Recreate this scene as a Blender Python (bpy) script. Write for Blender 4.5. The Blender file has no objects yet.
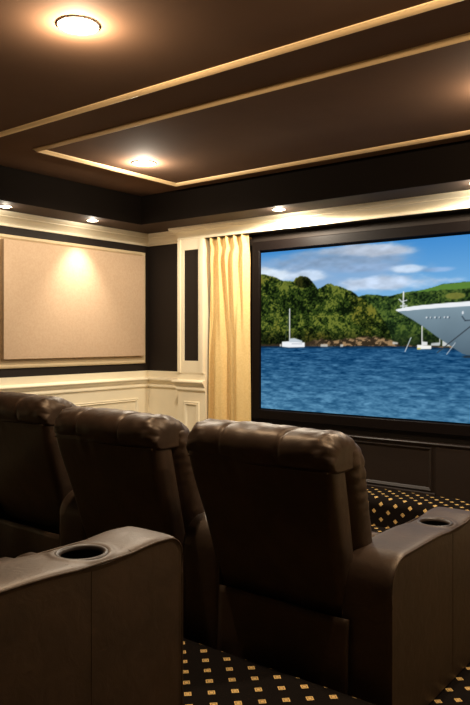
import bpy, math
import numpy as np
from mathutils import Vector

SC = bpy.context.scene
COL = SC.collection
PI = math.pi

# ------------------------------------------------------------------ materials
def srgb(r, g, b):
    def f(c):
        c /= 255.0
        return c / 12.92 if c <= 0.04045 else ((c + 0.055) / 1.055) ** 2.4
    return (f(r), f(g), f(b), 1.0)

def base_mat(name, col, rough=0.5, spec=0.5, metal=0.0):
    m = bpy.data.materials.new(name)
    m.use_nodes = True
    nt = m.node_tree
    b = nt.nodes['Principled BSDF']
    b.inputs['Base Color'].default_value = col
    b.inputs['Roughness'].default_value = rough
    b.inputs['Specular IOR Level'].default_value = spec
    b.inputs['Metallic'].default_value = metal
    return m, nt, b

def N(nt, kind, **kw):
    n = nt.nodes.new(kind)
    for k, v in kw.items():
        setattr(n, k, v)
    return n

def M_(nt, op, a, b=None, c=None):
    n = N(nt, 'ShaderNodeMath', operation=op)
    for i, v in enumerate((a, b, c)):
        if v is None:
            continue
        if isinstance(v, (int, float)):
            n.inputs[i].default_value = v
        else:
            nt.links.new(v, n.inputs[i])
    return n.outputs[0]

def noise_variation(nt, b, c1, c2, scale=6.0, detail=4.0, stretch=(1, 1, 1), lo=0.35, hi=0.65):
    tc = N(nt, 'ShaderNodeTexCoord')
    mp = N(nt, 'ShaderNodeMapping')
    mp.inputs['Scale'].default_value = stretch
    nt.links.new(tc.outputs['Object'], mp.inputs[0])
    nz = N(nt, 'ShaderNodeTexNoise')
    nz.inputs['Scale'].default_value = scale
    nz.inputs['Detail'].default_value = detail
    nt.links.new(mp.outputs[0], nz.inputs['Vector'])
    r = N(nt, 'ShaderNodeValToRGB')
    r.color_ramp.elements[0].position = lo
    r.color_ramp.elements[1].position = hi
    r.color_ramp.elements[0].color = c1
    r.color_ramp.elements[1].color = c2
    nt.links.new(nz.outputs[0], r.inputs[0])
    nt.links.new(r.outputs[0], b.inputs['Base Color'])
    return mp, nz

def bump(nt, b, height, strength=0.3, dist=0.01):
    bp = N(nt, 'ShaderNodeBump')
    bp.inputs['Strength'].default_value = strength
    bp.inputs['Distance'].default_value = dist
    nt.links.new(height, bp.inputs['Height'])
    nt.links.new(bp.outputs[0], b.inputs['Normal'])

def mat_leather():
    m, nt, b = base_mat('brown_leather', srgb(50, 36, 27), 0.45, 0.5)
    b.inputs['Specular Tint'].default_value = (1.0, 0.80, 0.60, 1)
    noise_variation(nt, b, srgb(45, 33, 25), srgb(56, 41, 31), 9.0, 5.0)
    tc = N(nt, 'ShaderNodeTexCoord')
    v = N(nt, 'ShaderNodeTexVoronoi')
    v.inputs['Scale'].default_value = 260.0
    nt.links.new(tc.outputs['Object'], v.inputs['Vector'])
    w = N(nt, 'ShaderNodeTexNoise')
    w.inputs['Scale'].default_value = 16.0
    w.inputs['Detail'].default_value = 5.0
    w.inputs['Distortion'].default_value = 0.9
    nt.links.new(tc.outputs['Object'], w.inputs['Vector'])
    h = M_(nt, 'ADD', M_(nt, 'MULTIPLY', v.outputs['Distance'], 0.05), w.outputs[0])
    bump(nt, b, h, 0.18, 0.010)
    return m

def mat_paint(name, c, rough, var=0.94, spec=0.5):
    m, nt, b = base_mat(name, c, rough, spec)
    d = (c[0] * var, c[1] * var, c[2] * var, 1)
    mp, nz = noise_variation(nt, b, d, c, 3.0, 5.0)
    n2 = N(nt, 'ShaderNodeTexNoise')
    n2.inputs['Scale'].default_value = 180.0
    nt.links.new(mp.outputs[0], n2.inputs['Vector'])
    bump(nt, b, n2.outputs[0], 0.06, 0.002)
    return m

def mat_fabric(name, c1, c2, scale=500.0):
    m, nt, b = base_mat(name, c1, 0.9, 0.15)
    mp, nz = noise_variation(nt, b, c1, c2, 60.0, 6.0, (1, 1, 1))
    wv = N(nt, 'ShaderNodeTexWave', bands_direction='Z')
    wv.inputs['Scale'].default_value = scale / 10
    wv.inputs['Distortion'].default_value = 1.5
    nt.links.new(mp.outputs[0], wv.inputs['Vector'])
    bump(nt, b, wv.outputs[0], 0.06, 0.002)
    return m

def mat_carpet():
    m, nt, b = base_mat('diamond_carpet', srgb(18, 13, 10), 0.95, 0.1)
    uv = N(nt, 'ShaderNodeUVMap')
    uv.uv_map = 'UVMap'
    sx = N(nt, 'ShaderNodeSeparateXYZ')
    nt.links.new(uv.outputs[0], sx.inputs[0])
    S = 0.1145
    a = M_(nt, 'DIVIDE', M_(nt, 'ADD', sx.outputs[0], sx.outputs[1]), S)
    c = M_(nt, 'DIVIDE', M_(nt, 'SUBTRACT', sx.outputs[0], sx.outputs[1]), S)
    def cell(t):
        return M_(nt, 'SUBTRACT', M_(nt, 'FRACT', M_(nt, 'ADD', t, 100.5)), 0.5)
    ca, cb = cell(a), cell(c)
    d = M_(nt, 'MAXIMUM', M_(nt, 'ABSOLUTE', ca), M_(nt, 'ABSOLUTE', cb))
    dia = M_(nt, 'LESS_THAN', d, 0.152)
    # small dark mark woven into the middle of every diamond
    inner = M_(nt, 'LESS_THAN', M_(nt, 'ABSOLUTE', M_(nt, 'SUBTRACT', d, 0.085)), 0.022)
    mask = M_(nt, 'MULTIPLY', dia, M_(nt, 'SUBTRACT', 1.0, M_(nt, 'MULTIPLY', inner, 0.55)))
    nz = N(nt, 'ShaderNodeTexNoise')
    nz.inputs['Scale'].default_value = 140.0
    nz.inputs['Detail'].default_value = 3.0
    nt.links.new(uv.outputs[0], nz.inputs['Vector'])
    mask = M_(nt, 'MULTIPLY', mask, M_(nt, 'ADD', M_(nt, 'MULTIPLY', nz.outputs[0], 0.6), 0.7))
    mx = N(nt, 'ShaderNodeMix', data_type='RGBA')
    mx.inputs['A'].default_value = srgb(20, 15, 12)
    mx.inputs['B'].default_value = srgb(226, 188, 120)
    nt.links.new(mask, mx.inputs['Factor'])
    nt.links.new(mx.outputs['Result'], b.inputs['Base Color'])
    bump(nt, b, nz.outputs[0], 0.5, 0.004)
    return m

def mat_emit(name, col, strength):
    m = bpy.data.materials.new(name)
    m.use_nodes = True
    nt = m.node_tree
    nt.nodes.clear()
    o = N(nt, 'ShaderNodeOutputMaterial')
    e = N(nt, 'ShaderNodeEmission')
    e.inputs[0].default_value = col
    e.inputs[1].default_value = strength
    nt.links.new(e.outputs[0], o.inputs[0])
    return m

def mat_picture():
    m = bpy.data.materials.new('projected_picture')
    m.use_nodes = True
    nt = m.node_tree
    nt.nodes.clear()
    o = N(nt, 'ShaderNodeOutputMaterial')
    e = N(nt, 'ShaderNodeEmission')
    a = N(nt, 'ShaderNodeAttribute')
    a.attribute_name = 'picture'
    e.inputs[1].default_value = 1.0
    nt.links.new(a.outputs['Color'], e.inputs[0])
    nt.links.new(e.outputs[0], o.inputs[0])
    return m

LEATHER = mat_leather()
CREAM = mat_paint('cream_woodwork', srgb(246, 233, 203), 0.42)
DARK = mat_paint('dark_brown_wall', srgb(36, 28, 22), 0.65, 0.9, 0.25)
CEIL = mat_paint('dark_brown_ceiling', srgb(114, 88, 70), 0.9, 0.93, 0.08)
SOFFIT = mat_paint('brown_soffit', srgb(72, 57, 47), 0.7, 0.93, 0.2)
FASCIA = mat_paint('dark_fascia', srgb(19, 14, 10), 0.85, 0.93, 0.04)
DWOOD = mat_paint('dark_brown_panelling', srgb(36, 27, 22), 0.45, 0.88, 0.35)
GOLD = mat_paint('tan_moulding', srgb(246, 210, 156), 0.4)
FRAME = mat_paint('dark_screen_frame', srgb(16, 9, 7), 0.5, 0.9, 0.12)
PANEL = mat_fabric('tan_fabric', srgb(186, 157, 128), srgb(193, 165, 136))
PANELTRIM = mat_paint('pale_panel_frame', srgb(206, 184, 146), 0.5)
CURT = mat_fabric('gold_curtain', srgb(228, 194, 130), srgb(236, 204, 142), 300.0)
CARPET = mat_carpet()
BLACK, _, _ = base_mat('black_plastic', srgb(12, 10, 9), 0.35)
RIM, _, _ = base_mat('dark_rim', srgb(44, 33, 26), 0.42, 0.5)
RING, _, _ = base_mat('white_lamp_ring', srgb(240, 225, 200), 0.35)
BRASS, _, _ = base_mat('brass', srgb(150, 110, 60), 0.3, 0.5, 0.9)
LENS = mat_emit('lamp_lens', (1.0, 0.84, 0.62, 1), 16.0)
PICT = mat_picture()

# ------------------------------------------------------------------ mesh helpers
class MB:
    def __init__(s):
        s.v, s.f, s.uv = [], [], {}
    def add(s, verts, faces):
        o = len(s.v)
        s.v += [tuple(p) for p in verts]
        s.f += [tuple(i + o for i in f) for f in faces]
        return s
    def box(s, x0, x1, y0, y1, z0, z1):
        v = [(x, y, z) for x in (x0, x1) for y in (y0, y1) for z in (z0, z1)]
        f = [(0, 1, 3, 2), (4, 6, 7, 5), (0, 4, 5, 1), (2, 3, 7, 6), (0, 2, 6, 4), (1, 5, 7, 3)]
        return s.add(v, f)
    def sweep(s, path, prof, closed_prof=True, caps=True):
        """profile (out, z) swept along a polyline in plan; 'out' is to the right of travel, corners mitred"""
        P = [Vector(p) for p in path]
        n, k = len(P), len(prof)
        rings = []
        for i in range(n):
            d0 = (P[i] - P[i - 1]).normalized() if i else None
            d1 = (P[i + 1] - P[i]).normalized() if i < n - 1 else None
            if d0 is None: d0 = d1
            if d1 is None: d1 = d0
            n0, n1 = Vector((d0.y, -d0.x)), Vector((d1.y, -d1.x))
            m = n0 + n1
            m = m / max(m.dot(n0), 1e-6)
            rings.append([(P[i].x + m.x * o, P[i].y + m.y * o, z) for o, z in prof])
        v = [p for r in rings for p in r]
        f = []
        kk = k if closed_prof else k - 1
        for i in range(n - 1):
            for j in range(kk):
                a, b = i * k + j, i * k + (j + 1) % k
                f.append((a, b, b + k, a + k))
        if caps and closed_prof:
            f.append(tuple(range(k)))
            f.append(tuple((n - 1) * k + j for j in reversed(range(k))))
        return s.add(v, f)
    def tube(s, pts, r, sides=8):
        P = [Vector(p) for p in pts]
        v, f = [], []
        for i, p in enumerate(P):
            t = (P[min(i + 1, len(P) - 1)] - P[max(i - 1, 0)]).normalized()
            a = t.cross(Vector((0, 0, 1)))
            if a.length < 1e-3:
                a = t.cross(Vector((1, 0, 0)))
            a.normalize()
            b = t.cross(a)
            for k in range(sides):
                th = 2 * PI * k / sides
                v.append(p + a * (r * math.cos(th)) + b * (r * math.sin(th)))
        for i in range(len(P) - 1):
            for k in range(sides):
                q, w = i * sides + k, i * sides + (k + 1) % sides
                f.append((q, w, w + sides, q + sides))
        f.append(tuple(reversed(range(sides))))
        f.append(tuple((len(P) - 1) * sides + k for k in range(sides)))
        return s.add(v, f)
    def lathe(s, prof, c=(0, 0, 0), seg=32, axis='z'):
        v, f = [], []
        k = len(prof)
        for i in range(seg):
            th = 2 * PI * i / seg
            for r, z in prof:
                v.append((c[0] + r * math.cos(th), c[1] + r * math.sin(th), c[2] + z))
        for i in range(seg):
            for j in range(k - 1):
                a, b = i * k + j, ((i + 1) % seg) * k + j
                f.append((a, b, b + 1, a + 1))
        return s.add(v, f)
    def rbox(s, c, size, r, n=(8, 8, 8), deform=None, bulge=0.0):
        h = Vector(size) * 0.5
        idx, v, f = {}, [], []
        def put(p):
            key = tuple(round(t, 6) for t in p)
            if key not in idx:
                q = Vector([max(-(h[i] - r), min(h[i] - r, p[i])) for i in range(3)])
                d = Vector(p) - q
                # blend corner cube onto a sphere
                o = q + d.normalized() * r if d.length > 1e-9 else q.copy()
                if bulge:
                    for i in range(3):
                        if abs(abs(p[i]) - h[i]) < 1e-6:
                            j, k = (i + 1) % 3, (i + 2) % 3
                            w = max(0, 1 - (p[j] / h[j]) ** 2) * max(0, 1 - (p[k] / h[k]) ** 2)
                            o[i] += math.copysign(bulge * w, p[i])
                o = o + Vector(c)
                if deform:
                    o = Vector(deform(o))
                idx[key] = len(v)
                v.append(tuple(o))
            return idx[key]
        for ax in range(3):
            u, w = (ax + 1) % 3, (ax + 2) % 3
            for sg in (-1, 1):
                for i in range(n[u]):
                    for j in range(n[w]):
                        quad = []
                        for di, dj in ((0, 0), (1, 0), (1, 1), (0, 1)):
                            p = [0, 0, 0]
                            p[ax] = sg * h[ax]
                            p[u] = -h[u] + 2 * h[u] * (i + di) / n[u]
                            p[w] = -h[w] + 2 * h[w] * (j + dj) / n[w]
                            quad.append(put(p))
                        if sg < 0:
                            quad.reverse()
                        f.append(tuple(quad))
        return s.add(v, f)
    def build(s, name, mat, parent=None, smooth=False, angle=40):
        me = bpy.data.meshes.new(name)
        me.from_pydata(s.v, [], s.f)
        import bmesh
        bm = bmesh.new()
        bm.from_mesh(me)
        bmesh.ops.remove_doubles(bm, verts=bm.verts, dist=1e-6)
        bmesh.ops.recalc_face_normals(bm, faces=bm.faces)
        if smooth:
            for fc in bm.faces:
                fc.smooth = True
            for e in bm.edges:
                if len(e.link_faces) == 2 and e.calc_face_angle(0) > math.radians(angle):
                    e.smooth = False
        bm.to_mesh(me)
        bm.free()
        me.materials.append(mat)
        o = bpy.data.objects.new(name, me)
        COL.objects.link(o)
        if parent is not None:
            o.parent = parent
        return o

def thing(name, label, cat, loc=(0, 0, 0), group=None):
    o = bpy.data.objects.new(name, None)
    o.empty_display_size = 0.1
    COL.objects.link(o)
    o.location = loc
    o['label'] = label
    o['category'] = cat
    if group:
        o['group'] = group
    return o

def structure(o, label=None, cat=None):
    o['kind'] = 'structure'
    if label: o['label'] = label
    if cat: o['category'] = cat
    return o

def copy_tree(o, parent=None, skip=()):
    c = o.copy()
    COL.objects.link(c)
    if parent is not None:
        c.parent = parent
    for ch in list(o.children):
        if ch in skip:
            continue
        copy_tree(ch, c, skip)
    return c

# ------------------------------------------------------------------ room dimensions (metres, z = 0 lower floor)
XL, XR = -5.23, 1.3        # left / right wall
YF, YB = 5.28, -1.6        # screen wall / rear wall
ZS, ZC = 2.47, 2.74        # soffit underside, tray ceiling
COLX0, COLX1, COLY = -4.67, -4.355, 5.15
RX0, RX1 = -0.69, -0.31    # matching right pilaster
RISER, RISER_Y = 0.19, 2.165
STAGE, STAGE_Y = 0.21, 4.81

# ------------------------------------------------------------------ carpeted floors
def carpet_sheet(name, x0, x1, prof, uoff=0.0, voff=0.0, smooth=True):
    """sheet running along x with a (y, z) profile; UV follows the surface in metres"""
    me = bpy.data.meshes.new(name)
    k = len(prof)
    v = [(x, y, z) for x in (x0, x1) for y, z in prof]
    f = [(j, j + 1, k + j + 1, k + j) for j in range(k - 1)]
    me.from_pydata(v, [], f)
    L = [0.0]
    for j in range(1, k):
        L.append(L[-1] + math.dist(prof[j], prof[j - 1]))
    uvl = me.uv_layers.new(name='UVMap')
    for p in me.polygons:
        p.use_smooth = smooth
        for li in p.loop_indices:
            vi = me.loops[li].vertex_index
            uvl.data[li].uv = (me.vertices[vi].co.x + uoff, L[vi % k] + voff)
    me.materials.append(CARPET)
    o = bpy.data.objects.new(name, me)
    COL.objects.link(o)
    return o

structure(carpet_sheet('floor', XL, XR, [(YB, 0.0), (1.0, 0.0), (YF, 0.0)], 0.02, 0.0, False),
          'dark carpet with small gold diamonds on the lower floor', 'floor')

def arc(cy, cz, r, a0, a1, n=8):
    return [(cy + r * math.cos(math.radians(a0 + (a1 - a0) * i / n)),
             cz + r * math.sin(math.radians(a0 + (a1 - a0) * i / n))) for i in range(n + 1)]

R = 0.045
rp = [(YB, RISER)] + arc(RISER_Y - R, RISER - R, R, 90, 0) + [(RISER_Y - 0.012, RISER - 0.075), (RISER_Y - 0.012, 0.0)]
structure(carpet_sheet('floor_riser', XL + 0.02, XR - 0.02, rp, -0.003, 0.030),
          'raised carpeted platform under the second row of seats', 'floor')
R = 0.06
PANY = 5.15
sp = [(YF, STAGE)] + [(2 * (STAGE_Y + R) - y, z) for y, z in arc(STAGE_Y + R, STAGE - R, R, 90, 0)] + [(STAGE_Y + 0.004, STAGE - 0.09), (STAGE_Y + 0.004, 0.0)]
structure(carpet_sheet('floor_stage', COLX1 + 0.02, RX0 - 0.02, sp, 0.01, 0.03),
          'low carpeted stage with a rounded edge below the screen', 'stage')

# ------------------------------------------------------------------ walls
structure(MB().box(XL - 0.12, XL, YB - 0.12, YF + 0.12, 0, 2.9).build('wall_left', DARK), 'dark brown left wall', 'wall')
structure(MB().box(XL, XR, YF, YF + 0.12, 0, 2.9).build('wall_back', DARK), 'dark brown wall behind the screen', 'wall')
structure(MB().box(XR, XR + 0.12, YB - 0.12, YF + 0.12, 0, 2.9).build('wall_right', DARK))
structure(MB().box(XL, XR, YB - 0.12, YB, 0, 2.9).build('wall_rear', DARK))

# ceiling: flat tray, fascia and soffit ring as one surface
ix0, ix1, iy0, iy1 = -4.80, 0.87, -1.1, 4.75
m = MB()
o4 = [(XL, YB), (XR, YB), (XR, YF), (XL, YF)]
i4 = [(ix0, iy0), (ix1, iy0), (ix1, iy1), (ix0, iy1)]
v = [(x, y, ZS) for x, y in o4] + [(x, y, ZS) for x, y in i4] + [(x, y, ZC) for x, y in i4]
f = [(j, (j + 1) % 4, 4 + (j + 1) % 4, 4 + j) for j in range(4)]
f += [(4 + j, 4 + (j + 1) % 4, 8 + (j + 1) % 4, 8 + j) for j in range(4)]
f += [(8, 9, 10, 11)]
m.add(v, f)
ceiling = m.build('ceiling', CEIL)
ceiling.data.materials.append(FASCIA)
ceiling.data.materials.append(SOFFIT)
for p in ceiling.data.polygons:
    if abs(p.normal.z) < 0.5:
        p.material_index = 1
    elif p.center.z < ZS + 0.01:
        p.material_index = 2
# solid roof slab above so that it is closed
structure(ceiling, 'dark brown tray ceiling with a lower soffit round the edge', 'ceiling')
structure(MB().box(XL - 0.12, XR + 0.12, YB - 0.12, YF + 0.12, 2.9, 3.0).build('roof_slab', DARK))

# ------------------------------------------------------------------ crown moulding, rail and wainscot
crown_prof = [(0.0, 2.352), (0.016, 2.350), (0.022, 2.356), (0.022, 2.368), (0.014, 2.374), (0.016, 2.382),
              (0.024, 2.392), (0.036, 2.404), (0.050, 2.414), (0.066, 2.421), (0.074, 2.424), (0.074, 2.432),
              (0.082, 2.436), (0.092, 2.442), (0.100, 2.450), (0.104, 2.454), (0.104, ZS - 0.001), (0.0, ZS - 0.001)]
crown_prof = [(o * 0.78, z) for o, z in crown_prof]
per = [(XL, YB), (XL, YF), (COLX0, YF), (COLX0, COLY), (RX1, COLY), (RX1, YF), (XR, YF), (XR, YB)]
structure(MB().sweep(per, crown_prof).build('trim_1', CREAM, None, True, 25),
          'cream crown moulding running round the room and over the screen', 'moulding')
structure(MB().box(COLX0 + 0.002, RX1 - 0.002, COLY + 0.002, YF - 0.001, 2.351, ZS - 0.002).build('trim_2', DARK),  # dark paint stands in for the shade on the header's underside
          'header box above the screen, painted dark for the shade under it', 'moulding')

rail_path_l = [(XL, YB), (XL, YF), (COLX0, YF), (COLX0, COLY), (COLX1 + 0.025, COLY)]
rail_prof = [(0.0, 1.063), (0.014, 1.063), (0.014, 1.000), (0.022, 0.994), (0.046, 0.990), (0.058, 0.984),
             (0.060, 0.976), (0.056, 0.968), (0.044, 0.962), (0.040, 0.950), (0.034, 0.938), (0.026, 0.930),
             (0.026, 0.918), (0.030, 0.912), (0.030, 0.900), (0.020, 0.892), (0.012, 0.884), (0.012, 0.12),
             (0.028, 0.11), (0.030, 0.0), (0.0, 0.0)]
structure(MB().sweep(rail_path_l, rail_prof).build('trim_3', CREAM, None, True, 25),
          'cream wainscot and chair rail along the left wall', 'wainscot')

def frame_mould(mb, o, eu, ev, u0, u1, v0, v1, en, prof):
    """mitred picture-frame moulding; o origin, eu/ev in-plane axes, en outward; prof = (inset, out)"""
    o, eu, ev, en = Vector(o), Vector(eu), Vector(ev), Vector(en)
    k = len(prof)
    v = []
    for su, sv in ((0, 0), (1, 0), (1, 1), (0, 1)):
        for ins, out in prof:
            u = (u1 - ins) if su else (u0 + ins)
            w = (v1 - ins) if sv else (v0 + ins)
            v.append(o + eu * u + ev * w + en * out)
    f = []
    for c in range(4):
        d = (c + 1) % 4
        for j in range(k - 1):
            f.append((c * k + j, c * k + j + 1, d * k + j + 1, d * k + j))
    mb.add(v, f)
mp = [(0, 0), (0.002, 0.012), (0.010, 0.016), (0.018, 0.010), (0.026, 0.016), (0.034, 0.006), (0.040, 0.0)]
m = MB()
for y0, y1 in ((3.42, 5.12), (1.55, 3.27), (-0.3, 1.4)):
    frame_mould(m, (XL + 0.012, 0, 0), (0, 1, 0), (0, 0, 1), y0, y1, 0.2, 0.79, (1, 0, 0), mp)
frame_mould(m, (0, COLY - 0.012, 0), (1, 0, 0), (0, 0, 1), COLX0 + 0.07, COLX1 - 0.05, 0.18, 0.79, (0, -1, 0), mp)
structure(m.build('trim_4', CREAM, None, True, 25), 'raised cream panel mouldings on the wainscot', 'moulding')

# pilasters beside the screen
def pilaster(name, x0, x1, lbl):
    m = MB()
    m.box(x0, x1, COLY, YF - 0.001, 0.0, 2.352)
    # raised stiles and rails around the dark inset
    a, b = x0 + 0.07, x1 - 0.062
    z0, z1 = 1.18, 2.25
    m.box(x0, a, COLY - 0.018, COLY + 0.01, 1.063, 2.351)
    m.box(b, x1, COLY - 0.018, COLY + 0.01, 1.063, 2.351)
    m.box(a, b, COLY - 0.018, COLY + 0.01, 1.063, z0)
    m.box(a, b, COLY - 0.018, COLY + 0.01, z1, 2.351)
    m.box(x0 - 0.004, x0 + 0.028, COLY - 0.03, COLY + 0.01, 1.064, 2.351)
    m.box(x1 - 0.028, x1 + 0.004, COLY - 0.03, COLY + 0.01, 1.064, 2.351)
    o = structure(m.build(name, CREAM), lbl, 'pilaster')
    MB().box(a + 0.0005, b - 0.0005, COLY - 0.008, COLY - 0.0005, z0 + 0.0005, z1 - 0.0005).build('inset_panel', DARK, o)['label'] = 'dark brown inset panel'
    return o
pilaster('trim_5', COLX0, COLX1, 'cream pilaster with a dark inset left of the curtain')
pilaster('trim_6', RX0, RX1, 'cream pilaster on the right of the screen')
structure(MB().sweep([(RX0, YF - 0.002), (RX0, COLY), (RX1, COLY), (RX1, YF), (XR, YF), (XR, YB)], rail_prof).build('trim_7', CREAM, None, True, 25),
          'cream wainscot on the right', 'wainscot')

# dark panelling below the screen
m = MB()
PX0, PX1 = -3.845, RX0 - 0.006
m.box(PX0, PX1, PANY, YF - 0.001, STAGE, 0.598)
capp = [(-0.01, 0.606), (0.014, 0.606), (0.020, 0.600), (0.018, 0.592), (0.010, 0.586), (0.006, 0.578), (-0.01, 0.574)]
m.sweep([(PX0, PANY), (PX1, PANY)], capp)
frame_mould(m, (0, PANY, 0), (1, 0, 0), (0, 0, 1), -3.80, -2.10, STAGE + 0.03, 0.568, (0, -1, 0),
            [(0, 0), (0.0, 0.012), (0.006, 0.014), (0.012, 0.010), (0.020, 0.006), (0.026, 0.0)])
m.box(-2.068, PX1, PANY - 0.012, PANY + 0.01, STAGE, 0.576)
m.sweep([(PX0, PANY), (-2.075, PANY)], [(-0.01, STAGE + 0.02), (0.012, STAGE + 0.02), (0.016, STAGE + 0.012), (0.016, STAGE), (-0.01, STAGE)])
structure(m.build('trim_8', DWOOD, None, True, 25), 'dark brown wall panelling below the screen', 'panelling')

# tan mouldings on the tray ceiling
cm = [(0.0, 0.0), (0.0, -0.006), (0.006, -0.009), (0.020, -0.021), (0.025, -0.023), (0.030, -0.021), (0.044, -0.009), (0.050, -0.006), (0.050, 0.0)]
def ceiling_frame(name, x0, x1, y0, y1, lbl):
    m = MB()
    frame_mould(m, (0, 0, ZC), (1, 0, 0), (0, 1, 0), x0, x1, y0, y1, (0, 0, 1), cm)
    return structure(m.build(name, GOLD, None, True, 35), lbl, 'moulding')
ceiling_frame('trim_9', -4.20, -0.80, 3.085, 4.58, 'tan rectangular ceiling moulding nearest the screen')
ceiling_frame('trim_10', -4.20, -0.80, 1.26, 2.755, 'tan rectangular ceiling moulding above the second row')

# ------------------------------------------------------------------ acoustic panel on the left wall
pan = thing('acoustic_panel', 'large tan fabric wall panel in a pale frame on the left wall', 'wall panel', (XL, 4.36, 1.14))
PY0, PY1 = -0.90, 0.862
m = MB()
frame_mould(m, (0.0005, 0, 0), (0, 1, 0), (0, 0, 1), PY0, PY1, 0.0, 1.14, (1, 0, 0),
            [(0, 0), (0, 0.016), (0.010, 0.022), (0.022, 0.022), (0.030, 0.016), (0.036, 0.006), (0.11, 0.004), (0.11, 0.0)])
m.build('frame', PANELTRIM, pan, True, 25)
m = MB()
m.rbox((0.0325, (PY0 + PY1) / 2 , 0.588), (0.055, PY1 - PY0 - 0.10, 1.020), 0.008, (3, 16, 12))
m.build('fabric_panel', PANEL, pan, True, 50)

# ------------------------------------------------------------------ recessed downlights
def downlight(x, y, z, r, label, power, spill, group, angle=100, blend=0.8, warm=(1.0, 0.89, 0.72), tilt=(0, 0)):
    t = thing('downlight', label, 'ceiling light', (x, y, z), group)
    MB().lathe([(r * 0.96, 0.012), (r * 0.96, -0.003), (r * 0.98, -0.006), (r * 1.01, -0.004), (r * 1.035, -0.001), (r * 1.02, 0.002)], seg=40).build('trim_ring', RING, t, True, 60)
    MB().lathe([(0.0, -0.014), (r * 0.3, -0.0135), (r * 0.65, -0.011), (r * 0.965, -0.003)], seg=40).build('lens', LENS, t, True)
    L = bpy.data.lights.new('lamp', 'SPOT')
    L.energy = power
    L.color = warm
    L.spot_size = math.radians(angle)
    L.spot_blend = blend
    L.shadow_soft_size = r * 0.7
    lo = bpy.data.objects.new('lamp', L)
    COL.objects.link(lo)
    lo.parent = t
    lo.location = (0, 0, -0.05)
    lo.rotation_euler = (math.radians(tilt[0]), math.radians(tilt[1]), 0)
    # added point light below the lens, for glow on ceiling and mouldings
    P = bpy.data.lights.new('spill_fill', 'POINT')
    P.energy = spill
    P.color = warm
    P.shadow_soft_size = 0.012
    so = bpy.data.objects.new('spill_fill', P)
    COL.objects.link(so)
    so.parent = t
    so.location = (0, 0, -0.047)
    return t
G1, G2 = 'large round ceiling downlights', 'small downlights in the soffit'
downlight(-3.87, 3.86, ZC, 0.088, 'round lit downlight inside the ceiling moulding nearest the screen', 62, 30, G1, 168, 0.35)
downlight(-2.385, 1.985, ZC, 0.088, 'large bright round ceiling downlight above the back row', 70, 34, G1, 140, 0.8, warm=(1.0, 0.78, 0.54))
downlight(-1.13, 3.86, ZC, 0.088, 'round downlight at the right end of the front ceiling moulding', 85, 32, G1, 150, 0.6, warm=(1.0, 0.80, 0.58))
downlight(-0.90, 1.985, ZC, 0.088, 'added unseen downlight at the right end of the moulding above the second row', 14, 34, G1, 150, 0.8, warm=(1.0, 0.78, 0.54))  # added out of view to brighten the right part of the mouldings
downlight(-0.25, 2.80, ZC, 0.088, 'added unseen downlight over the aisle on the right, outside the ceiling mouldings', 95, 8, G1, 150, 0.8, warm=(1.0, 0.78, 0.54))  # extra lamp out of view, put in to light the armrest sides
downlight(-4.955, 4.29, ZS, 0.052, 'small soffit downlight directly above the tan wall panel', 62, 2.2, G2, 82, 1.0, warm=(1.0, 0.90, 0.75), tilt=(0, 11))
downlight(-4.985, 3.40, ZS, 0.052, 'small soffit downlight at the far left edge above the wall panel', 10, 1.5, G2, 75, 0.9)
downlight(-3.31, 4.87, ZS, 0.055, 'small soffit downlight in front of the crown near the curtain', 70, 4, G2, 179, 0.1, warm=(1.0, 0.88, 0.70))
downlight(-1.66, 4.87, ZS, 0.055, 'small soffit downlight over the right part of the screen', 22, 4, G2, 179, 0.1)

# ------------------------------------------------------------------ screen
SX0, SX1, SZ0, SZ1, SY = -3.755, -1.245, 0.763, 2.173, 5.24
scr = thing('projection_screen', 'wide projection screen showing a harbour with a white ship', 'screen', ((SX0 + SX1) / 2, SY, SZ0))
m = MB()
HW = (SX1 - SX0) / 2
frame_mould(m, (0, 0, 0), (1, 0, 0), (0, 0, 1), -HW - 0.085, HW + 0.085, -0.095, SZ1 - SZ0 + 0.1, (0, -1, 0),
            [(0, -0.035), (0, 0.022), (0.004, 0.026), (0.078, 0.026), (0.082, 0.022), (0.085, 0.012), (0.085, -0.002)])
m.build('frame', FRAME, scr, True, 25)

def hash2(ix, iy, seed):
    n = (ix.astype(np.int64) * 374761393 + iy.astype(np.int64) * 668265263 + seed * 1442695041) & 0x7fffffff
    n = ((n ^ (n >> 13)) * 1274126177) & 0x7fffffff
    n = n ^ (n >> 16)
    return (n & 0xffff) / 65535.0
def vnoise(x, y, seed=0):
    ix, iy = np.floor(x), np.floor(y)
    fx, fy = x - ix, y - iy
    fx, fy = fx * fx * (3 - 2 * fx), fy * fy * (3 - 2 * fy)
    a, b = hash2(ix, iy, seed), hash2(ix + 1, iy, seed)
    c, d = hash2(ix, iy + 1, seed), hash2(ix + 1, iy + 1, seed)
    return (a * (1 - fx) + b * fx) * (1 - fy) + (c * (1 - fx) + d * fx) * fy
def fbm(x, y, o=4, seed=0):
    s, a, t = 0, 0.5, 0
    for i in range(o):
        s = s + a * vnoise(x, y, seed + i * 7)
        t += a
        x, y, a = x * 2.03 + 3.1, y * 2.03 + 1.7, a * 0.5
    return s / t
def sst(a, b, x):
    t = np.clip((x - a) / (b - a), 0, 1)
    return t * t * (3 - 2 * t)

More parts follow.
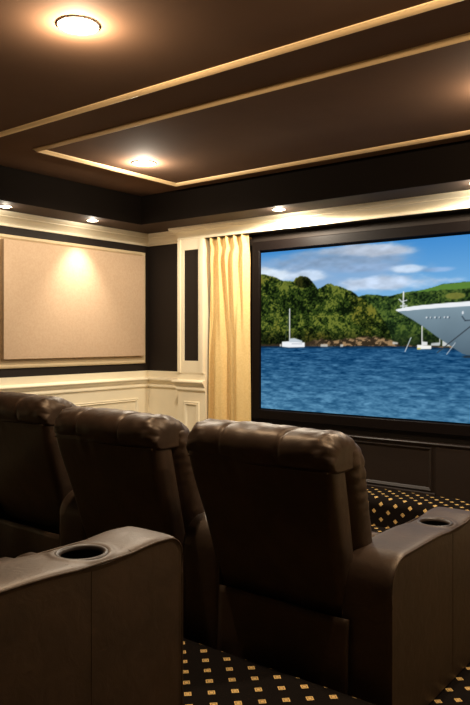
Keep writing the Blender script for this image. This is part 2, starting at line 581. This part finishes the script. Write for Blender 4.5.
def paint_picture(x, y):
    """x, y in metres from the lower left corner of the picture; returns sRGB 0..255"""
    def mix(c, d, w):
        w = w[..., None]
        return c * (1 - w) + np.asarray(d, float) * w
    # sky: deeper blue above, paler towards the hills
    t = np.clip((y - 0.95) / 0.46, 0, 1)
    c = np.stack([128 - 62 * t, 182 - 42 * t, 226 - 18 * t], -1)
    def cloud(cx, cy, w, h, col, amt, sd, soft=0.55):
        n = fbm(x * 4.2 + sd, y * 13.0, 5, sd) - 0.5
        d = np.sqrt(((x - cx) / w) ** 2 + ((y - cy) / h) ** 2) + n * 1.1
        shade = 0.86 + 0.28 * fbm(x * 9, y * 22, 3, sd + 3)
        k = sst(1.0, 1.0 - soft, d) * amt
        return mix(c, 0, k) + np.asarray(col, float) * (k * shade)[..., None]
    hz = sst(1.00, 1.10, y) * sst(1.40, 1.30, y) * sst(1.62, 1.15, x) * (0.35 + 0.6 * fbm(x * 3, y * 16, 4, 17))
    c = mix(c, (152, 178, 212), hz)
    c = cloud(0.80, 1.30, 0.72, 0.11, (140, 164, 194), 0.85, 21, 0.7)
    c = cloud(0.85, 1.37, 0.50, 0.06, (168, 184, 206), 0.9, 3, 0.7)
    c = cloud(1.18, 1.35, 0.34, 0.075, (186, 198, 216), 0.95, 11, 0.5)
    c = cloud(1.10, 1.21, 0.55, 0.05, (146, 172, 206), 0.8, 31, 0.8)
    c = cloud(1.42, 1.185, 0.16, 0.04, (198, 214, 234), 0.9, 37, 0.6)
    c = cloud(1.66, 1.165, 0.20, 0.025, (150, 176, 212), 0.7, 39, 0.8)
    c = cloud(1.22, 1.085, 0.56, 0.085, (194, 210, 232), 0.95, 41, 0.6)
    c = cloud(0.15, 1.20, 0.36, 0.09, (216, 228, 240), 0.95, 51, 0.5)
    c = cloud(0.52, 1.17, 0.34, 0.06, (196, 212, 232), 0.9, 61, 0.6)
    # far wooded hill with an open field along its crest
    def tree_tex(sc, sd, dark, mid, light):
        big = fbm(x * sc, y * sc * 1.15, 3, sd)
        n = fbm(x * sc * 4.0, y * sc * 4.6, 4, sd + 5)
        v = np.clip(0.55 * n + 0.55 * big + (vnoise(x * 85, y * 95, sd) - 0.5) * 0.34, 0, 1)
        a = sst(0.36, 0.54, v)[..., None]
        b = sst(0.55, 0.72, v)[..., None]
        o = np.asarray(dark, float) * (1 - a) + np.asarray(mid, float) * a
        return o * (1 - b) + np.asarray(light, float) * b
    h2x = [0.6, 0.814, 0.98, 1.064, 1.268, 1.387, 1.585, 1.697, 1.912, 2.6]
    h2y = [0.90, 0.93, 0.975, 0.995, 0.973, 0.995, 1.018, 1.049, 1.058, 1.10]
    sk = np.interp(x, h2x, h2y) + 0.014 * (fbm(x * 24, x * 0 + 1.5, 3, 5) - 0.5)
    far = tree_tex(11.0, 71, (18, 32, 16), (46, 68, 30), (84, 104, 44))
    k = sst(-0.004, 0.004, sk - y)
    c = c * (1 - k[..., None]) + far * k[..., None]
    fld = np.interp(x, [1.40, 1.56, 1.70, 1.912, 2.6], [0.990, 1.012, 1.046, 1.055, 1.095])
    fl2 = np.interp(x, [1.40, 1.56, 1.76, 1.912, 2.6], [0.990, 1.000, 1.004, 1.012, 1.04])
    k = sst(-0.002, 0.002, fld - y) * sst(-0.006, 0.004, y - fl2 - 0.012 * (fbm(x * 26, y * 4, 2, 9) - 0.5)) * (x > 1.40)
    c = mix(c, (92, 132, 54), k * 0.95)
    k = sst(1.0, 0.6, ((x - 1.80) / 0.085) ** 2 + ((y - 0.955) / 0.028) ** 2)
    c = mix(c, (128, 128, 58), k * 0.8)
    # near wooded headland
    h1x = [-0.1, 0.0, 0.109, 0.212, 0.30, 0.352, 0.375, 0.42, 0.47, 0.52, 0.56, 0.60, 0.65, 0.679, 0.727, 0.823, 0.917, 0.991, 1.05, 1.116, 1.17, 1.21, 1.268, 1.285, 1.30]
    h1y = [1.23, 1.218, 1.195, 1.154, 1.142, 1.140, 1.166, 1.180, 1.174, 1.145, 1.105, 1.062, 1.078, 1.094, 1.10, 1.065, 1.023, 0.975, 0.955, 0.905, 0.84, 0.79, 0.677, 0.60, 0.50]
    sk = np.interp(x, h1x, h1y) + 0.024 * (fbm(x * 20, x * 0 + 7.5, 3, 15) - 0.5)
    near = tree_tex(8.0, 91, (12, 22, 8), (46, 64, 22), (108, 118, 46))
    wv = sst(0.45, 0.7, fbm(x * 5, y * 5, 3, 33))[..., None]
    near = near * (1 - 0.4 * wv) + near * np.asarray([1.25, 0.95, 0.8]) * 0.4 * wv
    dk = sst(1.0, 0.55, ((x - 0.455) / 0.10) ** 2 + ((y - 1.125) / 0.06) ** 2)
    near = near * (1 - 0.55 * dk[..., None])
    base = sst(0.74, 0.60, y)
    near = near * (1 - 0.5 * base[..., None])
    k = sst(-0.005, 0.005, sk - y)
    c = c * (1 - k[..., None]) + near * k[..., None]
    # shaded trees at the water's edge behind the ship
    k = sst(0.72, 0.58, y) * (x > 1.28)
    c = mix(c, (24, 34, 20), k * 0.7)
    # shoreline rocks
    rk_top = np.interp(x, [0.0, 0.44, 0.5, 0.62, 0.75, 0.9, 1.0, 1.1, 1.22, 1.30, 1.36, 2.6], [0.59, 0.59, 0.61, 0.635, 0.625, 0.64, 0.65, 0.65, 0.635, 0.615, 0.585, 0.575])
    rn = fbm(x * 34, y * 60, 4, 44)
    k = sst(-0.01, 0.01, rk_top - 0.02 + 0.03 * (fbm(x * 30, y * 0, 2, 8)) - y)
    rock = np.asarray([54, 44, 32.]) + (sst(0.42, 0.66, rn) * sst(0.4, 0.8, x))[..., None] * np.asarray([104, 84, 60.])
    c = c * (1 - k[..., None]) + rock * k[..., None]
    # water
    wl = np.interp(x, [0, 0.5, 1.3, 1.9, 2.6], [0.562, 0.566, 0.572, 0.56, 0.56])
    dep = np.clip((wl - y) / 0.56, 0, 1)
    rip = fbm(x * 13, y * 64 * (1.25 - 0.55 * dep), 5, 55)
    fine = vnoise(x * 42, y * 150, 57)
    s = np.clip((rip - 0.5) * 1.7 + (fine - 0.5) * 0.42, -1, 1)
    w0 = np.stack([28 + 42 * dep, 76 + 46 * dep, 118 + 40 * dep], -1)
    wc = w0 + s[..., None] * np.asarray([54, 58, 56.])
    wc = wc * (1 - 0.45 * sst(0.03, 0.0, wl - y)[..., None])
    k = sst(-0.003, 0.003, wl - y)
    c = c * (1 - k[..., None]) + wc * k[..., None]
    def poly(px, lo, hi, x0, x1, col, soft=0.003, amt=1.0):
        k = sst(-soft, soft, y - np.interp(x, px, lo)) * sst(-soft, soft, np.interp(x, px, hi) - y) * sst(-soft, soft, x - x0) * sst(-soft, soft, x1 - x)
        return mix(c, col, k * amt)
    def line(ax, ay, bx, by, wd, col, amt=1.0):
        L2 = (bx - ax) ** 2 + (by - ay) ** 2
        q = np.clip(((x - ax) * (bx - ax) + (y - ay) * (by - ay)) / L2, 0, 1)
        d = np.hypot(x - ax - q * (bx - ax), y - ay - q * (by - ay))
        return mix(c, col, sst(wd, wd * 0.35, d) * amt)
    # moored sailing boat on the left
    c = line(0.309, 0.60, 0.309, 0.893, 0.0065, (226, 226, 226))
    c = line(0.262, 0.62, 0.303, 0.87, 0.005, (66, 84, 60), 0.7)
    c = poly([0.222, 0.30, 0.469], [0.560, 0.553, 0.558], [0.604, 0.608, 0.598], 0.228, 0.466, (240, 242, 246), 0.006)
    c = poly([0.30, 0.36, 0.44], [0.600, 0.600, 0.600], [0.632, 0.636, 0.612], 0.305, 0.44, (196, 206, 214), 0.005)
    c = poly([0.25, 0.46], [0.582, 0.582], [0.588, 0.588], 0.33, 0.44, (120, 130, 142), 0.003, 0.6)
    c = poly([0.20, 0.24], [0.562, 0.562], [0.582, 0.582], 0.203, 0.222, (226, 226, 222), 0.006, 0.8)
    for bx, bw in ((0.66, 0.035), (0.83, 0.014)):
        c = poly([0, 3], [0.562, 0.562], [0.584, 0.584], bx - bw, bx + bw, (220, 216, 206), 0.006, 0.8)
    # small craft near the ship
    c = line(1.537, 0.58, 1.537, 0.735, 0.007, (222, 222, 222))
    c = poly([1.49, 1.62], [0.549, 0.553], [0.584, 0.578], 1.497, 1.612, (244, 244, 240), 0.005)
    c = poly([1.49, 1.53], [0.549, 0.549], [0.560, 0.560], 1.497, 1.525, (210, 196, 90), 0.004)
    c = poly([1.53, 1.58], [0.58, 0.58], [0.612, 0.606], 1.535, 1.58, (222, 224, 224), 0.004)
    c = line(1.681, 0.59, 1.681, 0.655, 0.005, (210, 210, 210), 0.9)
    c = poly([1.60, 1.68], [0.578, 0.578], [0.596, 0.604], 1.61, 1.68, (206, 210, 212), 0.005, 0.9)
    c = poly([1.69, 1.76], [0.575, 0.575], [0.624, 0.590], 1.70, 1.76, (220, 222, 222), 0.005, 0.9)
    c = poly([1.29, 1.34], [0.588, 0.588], [0.608, 0.600], 1.29, 1.335, (214, 216, 214), 0.006, 0.8)
    c = line(1.396, 0.530, 1.446, 0.640, 0.006, (196, 206, 212), 0.85)
    # white ship: grey-blue flared bow with a bright bulwark
    top = np.interp(x, [1.319, 1.40, 1.52, 1.70, 1.912, 2.6], [0.864, 0.880, 0.891, 0.902, 0.911, 0.93])
    low = np.interp(x, [1.319, 1.36, 1.46, 1.561, 1.65, 1.728, 1.80, 1.859, 1.9, 2.6], [0.856, 0.835, 0.78, 0.716, 0.652, 0.600, 0.553, 0.517, 0.508, 0.505])
    k = sst(-0.003, 0.003, top - y) * sst(-0.003, 0.003, y - low) * sst(1.315, 1.322, x)
    g = np.clip((y - 0.52) / 0.36, 0, 1)
    hull = np.stack([84 + 44 * g, 104 + 46 * g, 118 + 44 * g], -1) * (0.97 + 0.06 * fbm(x * 8, y * 8, 3, 66))[..., None]
    strip = sst(-0.003, 0.003, y - (top - np.interp(x, [1.32, 1.42, 1.9, 2.6], [0.018, 0.030, 0.036, 0.04])))
    hull = hull * (1 - strip[..., None]) + np.asarray([236, 240, 244.]) * strip[..., None]
    c = c * (1 - k[..., None]) + hull * k[..., None]
    k = sst(0.512, 0.500, y) * sst(0.482, 0.494, y) * sst(1.84, 1.88, x)
    c = mix(c, (34, 44, 54), k * 0.9)
    for px_, w_ in ((1.574, 0.007), (1.606, 0.004), (1.642, 0.007), (1.676, 0.004), (1.716, 0.006), (1.742, 0.007)):
        c = poly([0, 3], [0.790, 0.790], [0.801, 0.801], px_ - w_, px_ + w_, (226, 232, 236), 0.004, 0.9)
        c = poly([0, 3], [0.784, 0.784], [0.800, 0.800], px_ + w_, px_ + w_ + 0.008, (40, 52, 70), 0.003, 0.7)
    c = line(1.858, 0.822, 1.858, 0.832, 0.009, (232, 236, 240))
    c = line(1.852, 0.80, 1.875, 0.768, 0.007, (44, 54, 66), 0.8)
    c = line(1.875, 0.768, 1.92, 0.77, 0.007, (44, 54, 66), 0.7)
    c = line(1.93, 0.735, 1.66, 0.525, 0.007, (52, 60, 68), 0.8)
    c = line(1.80, 0.600, 1.735, 0.515, 0.006, (190, 198, 204), 0.7)
    # bow mast
    c = line(1.379, 0.880, 1.383, 1.000, 0.008, (226, 230, 232))
    c = line(1.345, 0.945, 1.392, 0.905, 0.006, (214, 220, 222), 0.9)
    c = line(1.372, 0.925, 1.412, 0.935, 0.006, (214, 220, 222), 0.9)
    c = line(1.36, 0.89, 1.41, 0.89, 0.010, (206, 212, 214), 0.9)
    return np.clip(c, 0, 255)

nx, nz = 420, 236
gx, gz = np.meshgrid(np.linspace(0, 2 * HW, nx + 1), np.linspace(0, SZ1 - SZ0, nz + 1))
rgb = paint_picture(gx, gz) / 255.0
lin = np.where(rgb <= 0.04045, rgb / 12.92, ((rgb + 0.055) / 1.055) ** 2.4)
me = bpy.data.meshes.new('picture')
verts = np.stack([gx.ravel() - HW, np.zeros(gx.size), gz.ravel()], 1)
I = np.arange((nx + 1) * (nz + 1)).reshape(nz + 1, nx + 1)
faces = np.stack([I[:-1, :-1].ravel(), I[:-1, 1:].ravel(), I[1:, 1:].ravel(), I[1:, :-1].ravel()], 1)
me.from_pydata(verts.tolist(), [], faces.tolist())
at = me.color_attributes.new('picture', 'FLOAT_COLOR', 'POINT')
rgba = np.concatenate([lin.reshape(-1, 3), np.ones((lin.shape[0] * lin.shape[1], 1))], 1).astype(np.float32)
at.data.foreach_set('color', rgba.ravel())
me.materials.append(PICT)
po = bpy.data.objects.new('picture', me)
COL.objects.link(po)
po.parent = scr
po['label'] = 'picture of a wooded hill, blue sky, water and a white ship'

# ------------------------------------------------------------------ curtain
cur = thing('curtain', 'gold pinch-pleated curtain hanging between pilaster and screen', 'curtain', (-4.10, 5.195, STAGE + 0.01))
CW, CH = 0.485, 2.348 - STAGE - 0.01
m = MB()
nu, nv = 150, 70
vv = []
for j in range(nv + 1):
    t = j / nv                       # 0 bottom .. 1 top
    z = CH * t
    top = CH - z
    for i in range(nu + 1):
        u = i / nu
        ph = 5.0 * u
        fr = ph - math.floor(ph) - 0.5
        # body folds: soft, slightly wandering
        wob = 0.18 * math.sin(3.1 * u * PI + 2.2 * t) + 0.10 * math.sin(9 * u + 1.7 - 3 * t)
        body = 0.034 * math.cos(2 * PI * (fr + wob * 0.6)) + 0.012 * math.cos(4 * PI * (fr + wob)) + 0.010 * math.sin(7 * u + 4 * t)
        big = 0.030 * math.cos(2 * PI * (2.35 * u + 0.30) + 0.8 * math.sin(5 * u)) + 0.010 * math.cos(2 * PI * (5.2 * u + 0.1 * t)) + 0.006 * math.sin(23 * u + 2 * t)
        kb = min(1, max(0, (0.93 - t) / 0.45))
        body = body * (1 - kb) + big * kb
        pin = 0.040 * math.exp(-(fr / 0.13) ** 2) - 0.015
        flare = 0.034 * math.cos(2 * PI * fr * 3) * math.exp(-(fr / 0.22) ** 2)
        wp = math.exp(-((top - 0.085) / 0.07) ** 2)
        wf = 1 / (1 + math.exp((top - 0.06) / 0.014))
        yv = body * (1 - wp) * (1 - wf) + pin * max(wp * (1 - wf), 0) + (flare + 0.5 * pin) * wf
        # pull the cloth towards each pinch
        xs = u - 0.5 - 0.045 * math.sin(2 * PI * fr) * -wp * 0.6
        width = CW * (0.965 + 0.035 * (1 - t)) * (1 - 0.03 * math.exp(-((t - 0.6) / 0.3) ** 2))
        vv.append((xs * width, -yv, z))
ff = [(j * (nu + 1) + i, j * (nu + 1) + i + 1, (j + 1) * (nu + 1) + i + 1, (j + 1) * (nu + 1) + i) for j in range(nv) for i in range(nu)]
m.add(vv, ff)
co = m.build('drape', CURT, cur, True, 180)
sm = co.modifiers.new('thick', 'SOLIDIFY')
sm.thickness = 0.003
MB().tube([(-0.22, 0.045, CH - 0.03), (0.235, 0.045, CH - 0.03)], 0.009, 12).build('curtain_rod', BRASS, cur, True)

# ------------------------------------------------------------------ recliners
YO = 0.55
def sh(p):
    return (p[0], p[1] - YO, p[2])
def lean(z):
    return 0.16 * (0.94 - z) / 0.54

def build_chair():
    t = thing('recliner', 'x', 'chair', (0, 0, 0), 'brown leather home theatre recliners')
    # --- seat base, seat cushion, footrest
    MB().rbox((0, 0.62, 0.155), (0.57, 0.80, 0.25), 0.015, (4, 4, 4), sh).build('base', LEATHER, t, True)
    MB().rbox((0, 0.66, 0.350), (0.575, 0.70, 0.20), 0.06, (14, 14, 8), sh, 0.02).build('seat_cushion', LEATHER, t, True)
    MB().rbox((0, 1.045, 0.240), (0.57, 0.10, 0.40), 0.04, (12, 6, 10), sh, 0.012).build('footrest', LEATHER, t, True)
    # --- back shell
    def wsc(z):
        return 0.90 + 0.10 * min(1, max(0, (z - 0.40) / 0.52))
    def d_shell(p):
        x, y, z = p
        x *= wsc(z)
        # soft sag of the leather in the outer back
        if y < 0.03:
            y += 0.006 * math.sin(6 * z + 3 * x) + 0.003 * math.sin(17 * z - 8 * x)
            # pulled pleats just under the headrest seam
            k = math.exp(-((z - 0.915) / 0.04) ** 2) * math.exp(-((x + 0.10) / 0.07) ** 2)
            y += 0.0035 * k * math.sin(75 * x + 9 * z)
        return sh((x, y + lean(z), z))
    sh_o = MB().rbox((0, 0.058, 0.665), (0.652, 0.115, 0.62), 0.030, (44, 8, 30), d_shell, 0.006).build('backrest', LEATHER, t, True)
    # --- puffy front cushion of the back
    def d_cush(p):
        x, y, z = p
        sx = abs(x) / 0.32
        x *= wsc(z) * 1.0
        # gathers running in from the side seam
        g = max(0, (sx - 0.80) / 0.2)
        up = 0.4 + 1.2 * max(0, (z - 0.75) / 0.2)
        x += math.copysign((0.0018 * g * math.sin(52 * z + 36 * y) + 0.0016 * g * math.sin(97 * z - 50 * y + 3 * math.sin(9 * z))) * up, x)
        y += 0.004 * math.sin(11 * z + 5 * x) * (1 if y > 0.2 else 0)
        return sh((x, y + lean(z) , z))
    MB().rbox((0, 0.185, 0.717), (0.668, 0.175, 0.655), 0.076, (28, 16, 64), d_cush, 0.014).build('back_cushion', LEATHER, t, True)
    # --- headrest roll over the top, three lobes with tucks
    ctrl = [(0.004, 0.926), (-0.004, 0.942), (-0.008, 0.965), (-0.002, 0.992), (0.013, 1.018), (0.038, 1.040), (0.075, 1.054),
            (0.115, 1.058), (0.155, 1.055), (0.195, 1.043), (0.226, 1.020), (0.244, 0.990), (0.248, 0.955), (0.240, 0.922),
            (0.190, 0.912), (0.10, 0.910), (0.03, 0.912)]
    ctrl = [(y, z + 0.010 + 0.006 * max(0, (z - 0.95) / 0.1)) for y, z in ctrl]
    K = len(ctrl)
    prof, nrm = [], []
    for i in range(K):
        p0, p1, p2, p3 = (np.array(ctrl[(i + q) % K]) for q in (-1, 0, 1, 2))
        for q in range(4):
            u = q / 4
            prof.append(0.5 * (2 * p1 + (p2 - p0) * u + (2 * p0 - 5 * p1 + 4 * p2 - p3) * u * u + (3 * p1 - p0 - 3 * p2 + p3) * u ** 3))
    n = len(prof)
    for i in range(n):
        d = prof[(i + 1) % n] - prof[i - 1]
        d = d / np.hypot(*d)
        nrm.append(np.array([d[1], -d[0]]))
    HX, RR = 0.336, 0.060
    xs = [-HX + RR - RR * math.cos(PI / 2 * i / 14) for i in range(14)] + [(-1 + 2 * i / 84) * (HX - RR) for i in range(85)] + [HX - RR + RR * math.sin(PI / 2 * i / 14) for i in range(1, 15)]
    vv, ff = [], []
    for x in xs:
        over = max(0.0, abs(x) - (HX - RR))
        ins = RR - math.sqrt(max(0.0, RR * RR - over * over))
        e = abs(x) / HX
        g = max(0.0, (e - 0.62) / 0.38)
        for (y, z), (ny, nz) in zip(prof, nrm):
            ang = math.atan2(z - 0.955, y - 0.125)
            groove = 0.0
            for x0, a in ((-0.150, 0.0055), (0.118, 0.0065)):
                q = x - x0 - 0.16 * (y - 0.02)
                groove += a * math.exp(-(q / 0.007) ** 2) + 0.45 * a * math.exp(-(q / 0.03) ** 2)
            up = 1 / (1 + math.exp(-(z - 0.955) / 0.012))
            # crumpled gathers where the cover is drawn in at the ends, shallow waves between the tucks
            wr = 0.75 * g * (0.0036 * math.sin(8 * ang + 26 * e + 2 * x) + 0.0026 * math.sin(15 * ang - 19 * e) + 0.0014 * math.sin(31 * ang + 40 * x))
            wr += 0.0012 * math.sin(31 * x + 3 * ang) + 0.0008 * math.sin(67 * x - 2.5 * ang)
            wr *= min(1.0, (RR * 1.05 - ins) / RR * 1.6) 
            d = ins * (0.35 + 0.63 / (1 + math.exp(-(z - 0.995) / 0.014))) + (groove - wr) * up
            d -= 0.004 * math.cos(7.5 * x + 0.5) * up
            vv.append(sh((x, y + ny * d, z + nz * d)))
    for i in range(len(xs) - 1):
        for j in range(n):
            a, b = i * n + j, i * n + (j + 1) % n
            ff.append((a, b, b + n, a + n))
    ff.append(tuple(reversed(range(n))))
    ff.append(tuple((len(xs) - 1) * n + j for j in range(n)))
    vv = [(x, y + lean(z), z) for x, y, z in vv]
    hd = MB().add(vv, ff).build('headrest', LEATHER, t, True, 70)
    pts = [sh((-0.316 + 0.632 * i / 30, -0.0035 + lean(0.940), 0.939 - 0.004 * math.sin(PI * i / 30))) for i in range(31)]
    MB().tube(pts, 0.0036, 6).build('seam', LEATHER, hd, True)
    # --- loose flap that closes the rear of the base
    m = MB()
    vv, ff = [], []
    for j in range(13):
        for i in range(25):
            x = -0.265 + 0.588 * i / 24
            z = 0.05 + 0.350 * j / 12
            y = 0.136 - 0.016 * (1 - j / 12) + 0.004 * math.sin(9 * x + 6 * z) + 0.003 * math.sin(23 * x)
            vv.append(sh((x, y, z)))
    for j in range(12):
        for i in range(24):
            a = j * 25 + i
            ff.append((a, a + 1, a + 26, a + 25))
    fl = m.add(vv, ff).build('rear_flap', LEATHER, t, True)
    md = fl.modifiers.new('thick', 'SOLIDIFY'); md.thickness = 0.008; md.offset = 1
    # --- armrests
    AR0, AR1, HWA = 0.145, 1.08, 0.097
    CY_, RH = 0.77, 0.068
    def sstep(q):
        q = min(1, max(0, q))
        return q * q * (3 - 2 * q)
    def zt(y):
        return 0.637 - 0.008 * math.exp(-((y - 0.77) / 0.10) ** 2) + 0.006 * math.exp(-((y - 0.96) / 0.08) ** 2) - 0.008 * sstep((y - 0.5) / 0.3)
    def edge(x):
        e = min(1.0, abs(x) / HWA)
        return 0.003 * e ** 4 + 0.005 * e ** 14
    def surf(x, y):
        dd = math.hypot(x, y - CY_)
        return zt(y) - edge(x) + 0.004 * math.exp(-((dd - RH - 0.012) / 0.012) ** 2)
    def end_path(front):
        """(y, z, ny, nz) from the foot of the end face up over its rounded top to the square round the cup"""
        y_end, sg, r = (AR1, 1, 0.065) if front else (AR0, -1, 0.12)
        ztop = zt(y_end - sg * r)
        pts = [(y_end, 0.008 + (ztop - r - 0.008) * i / 10, sg, 0.0) for i in range(10)]
        for i in range(13):
            a = PI / 2 * i / 12
            pts.append((y_end + sg * (r * math.cos(a) - r), ztop - r + r * math.sin(a), sg * math.cos(a), math.sin(a)))
        ya, yb = y_end - sg * r, CY_ + sg * HWA
        k = 10 if front else 24
        for i in range(1, k + 1):
            y = ya + (yb - ya) * i / k
            pts.append((y, zt(y), 0.0, 1.0))
        return pts
    def arm(cx):
        # side panels: the outline of the arm, open in the middle for the cup
        vv, ff = [], []
        rear, frnt = end_path(False), end_path(True)
        outl = [(y - ny * 0.006, z - nz * 0.010) for y, z, ny, nz in rear] + [(y - ny * 0.006, z - nz * 0.010) for y, z, ny, nz in reversed(frnt)]
        n = len(outl)
        for sx in (-1, 1):
            for y, z in outl:
                vv.append(sh((cx + sx * (HWA - 0.003), y, z)))
        ff.append(tuple(range(n)))
        ff.append(tuple(n + j for j in reversed(range(n))))
        lo = [0, n - 1]
        ff.append((0, n - 1, 2 * n - 1, n))
        body = MB().add(vv, ff).build('armrest', LEATHER, t, True, 35)
        # padded band that runs up the rear, over the top and down the front
        pm = MB()
        xs = [HWA * q for q in (-1, -0.985, -0.95, -0.88, -0.75, -0.5, -0.25, 0, 0.25, 0.5, 0.75, 0.88, 0.95, 0.985, 1)]
        def band(path):
            vv, ff = [], []
            k = len(xs) + 2
            for y, z, ny, nz in path:
                for q, x in enumerate([-HWA + 0.004] + xs + [HWA - 0.004]):
                    d = edge(x) if 0 < q < k - 1 else edge(HWA) + 0.016
                    bu = surf(x, y) - (zt(y) - edge(x)) if nz > 0.999 and 0 < q < k - 1 else 0
                    vv.append(sh((cx + x, y - ny * d, z - nz * d + bu)))
            for j in range(len(path) - 1):
                for i in range(k - 1):
                    a = j * k + i
                    ff.append((a, a + 1, a + 1 + k, a + k))
            pm.add(vv, ff)
        band(rear)
        band(frnt)
        # ring patch between the opening and the square around it
        na, nr = 64, 10
        vv, ff = [], []
        for i in range(na):
            th = 2 * PI * i / na
            c_, s_ = math.cos(th), math.sin(th)
            q = HWA / max(abs(c_), abs(s_))
            for k in range(nr + 1):
                w = k / nr
                rad = RH + (q - RH) * w
                x, y = rad * c_, CY_ + rad * s_
                vv.append(sh((cx + x, y, surf(x, y))))
        for i in range(na):
            for k in range(nr):
                a, b = i * (nr + 1) + k, ((i + 1) % na) * (nr + 1) + k
                ff.append((a, a + 1, b + 1, b))
        base = len(vv)
        for i in range(na):   # skirt of the square part
            x, y, z = vv[i * (nr + 1) + nr]
            vv.append((cx + (x - cx) * (HWA - 0.004) / HWA, y, z - 0.016))
        for i in range(na):
            j = (i + 1) % na
            xa, xb = vv[i * (nr + 1) + nr][0] - cx, vv[j * (nr + 1) + nr][0] - cx
            if abs(abs(xa) - HWA) < 1e-5 and abs(abs(xb) - HWA) < 1e-5:
                ff.append((i * (nr + 1) + nr, j * (nr + 1) + nr, base + j, base + i))
        pm.add(vv, ff)
        pm.build('arm_pad', LEATHER, body, True, 60)
        zc = surf(RH, CY_)
        cup = MB().lathe([(0.0, -0.085), (RH - 0.012, -0.085), (RH - 0.006, -0.075), (RH - 0.002, -0.01), (RH - 0.004, 0.0)], sh((cx, CY_, zc)), 48).build('cup_holder', BLACK, body, True, 50)
        MB().lathe([(RH - 0.010, -0.006), (RH - 0.009, 0.001), (RH - 0.004, 0.0055), (RH + 0.001, 0.0062), (RH + 0.006, 0.003), (RH + 0.007, -0.003)], sh((cx, CY_, zc)), 48).build('cup_rim', RIM, body, True, 80)
        for sx in (-1, 1):
            pts = [sh((cx + sx * (HWA - 0.001), y - ny * 0.007, z - nz * 0.009)) for y, z, ny, nz in rear]
            pts += [sh((cx + sx * (HWA - 0.001), y - ny * 0.007, z - nz * 0.009)) for y, z, ny, nz in reversed(frnt)]
            MB().tube(pts, 0.0030, 6).build('piping', LEATHER, body, True)
        MB().tube([sh((cx + HWA - 0.003, 0.725, 0.04)), sh((cx + HWA - 0.003, 0.725, 0.605))], 0.0012, 6).build('side_seam', LEATHER, body, True)
        return body
    la = arm(-0.382)
    ra = arm(0.382)
    # feet
    for x in (-0.382, 0.382):
        for y in (0.25, 0.97):
            fo = MB().lathe([(0, 0), (0.022, 0), (0.026, 0.004), (0.026, 0.012), (0, 0.012)], sh((x, y, 0.0)), 16).build('foot', BLACK, ra if x > 0 else la, True, 50)
    for x, y in ((0.2, 0.27), (-0.2, 0.27), (0.2, 0.97), (-0.2, 0.97)):
        MB().lathe([(0, 0), (0.022, 0), (0.026, 0.012), (0.026, 0.032), (0, 0.032)], sh((x, y, 0.0)), 16).build('foot', BLACK, t, True, 50)
    return t, la, ra

A, left_arm, right_arm = build_chair()
AX, AY = -1.54, 2.10
A.location = (AX, AY + YO, 0)
A['label'] = 'front row leather recliner at the right, the largest and fullest chair back in view'
B = copy_tree(A, None, (right_arm,))
B.location = (AX - 0.84, AY + YO + 0.01, 0)
B['label'] = 'middle brown leather recliner of the front row, just left of the largest back'
C = copy_tree(A, None, (right_arm,))
C.location = (AX - 1.67, AY + YO + 0.07, 0)
for ch in C.children:                       # its back is set a little more upright
    if ch.name.split('.')[0] in ('backrest', 'back_cushion', 'headrest'):
        ch.location = (0, 0.02, 0.03)
C['label'] = 'farthest front row recliner, cut by the left edge of the photo'
D = copy_tree(A, None, (left_arm,))
D.location = (-1.895, 0.50 + YO, RISER)
D['label'] = 'back row recliner on the raised platform, armrest with cup holder in the foreground'

# ------------------------------------------------------------------ camera and look
cam = bpy.data.cameras.new('camera')
cam.lens = 36.0 * 708 / 705
cam.sensor_width = 36.0
cam.shift_y = -14.5 / 705
cam.clip_start = 0.02
co = bpy.data.objects.new('camera', cam)
COL.objects.link(co)
co.location = (0, 0, 1.40)
co.rotation_euler = (PI / 2, 0, math.atan2(548, 708))
SC.camera = co
w = bpy.data.worlds.new('world')
SC.world = w
w.use_nodes = True
w.node_tree.nodes['Background'].inputs[0].default_value = (0, 0, 0, 1)
vs = SC.view_settings
SC.display_settings.display_device = 'sRGB'
vs.view_transform = 'Standard'
vs.look = 'None'
vs.exposure = 0.0
vs.gamma = 1.0
vs.use_curve_mapping = False
SC.cycles.max_bounces = 10
SC.cycles.diffuse_bounces = 6
SC.cycles.use_denoising = True
SC.cycles.sample_clamp_indirect = 4.0
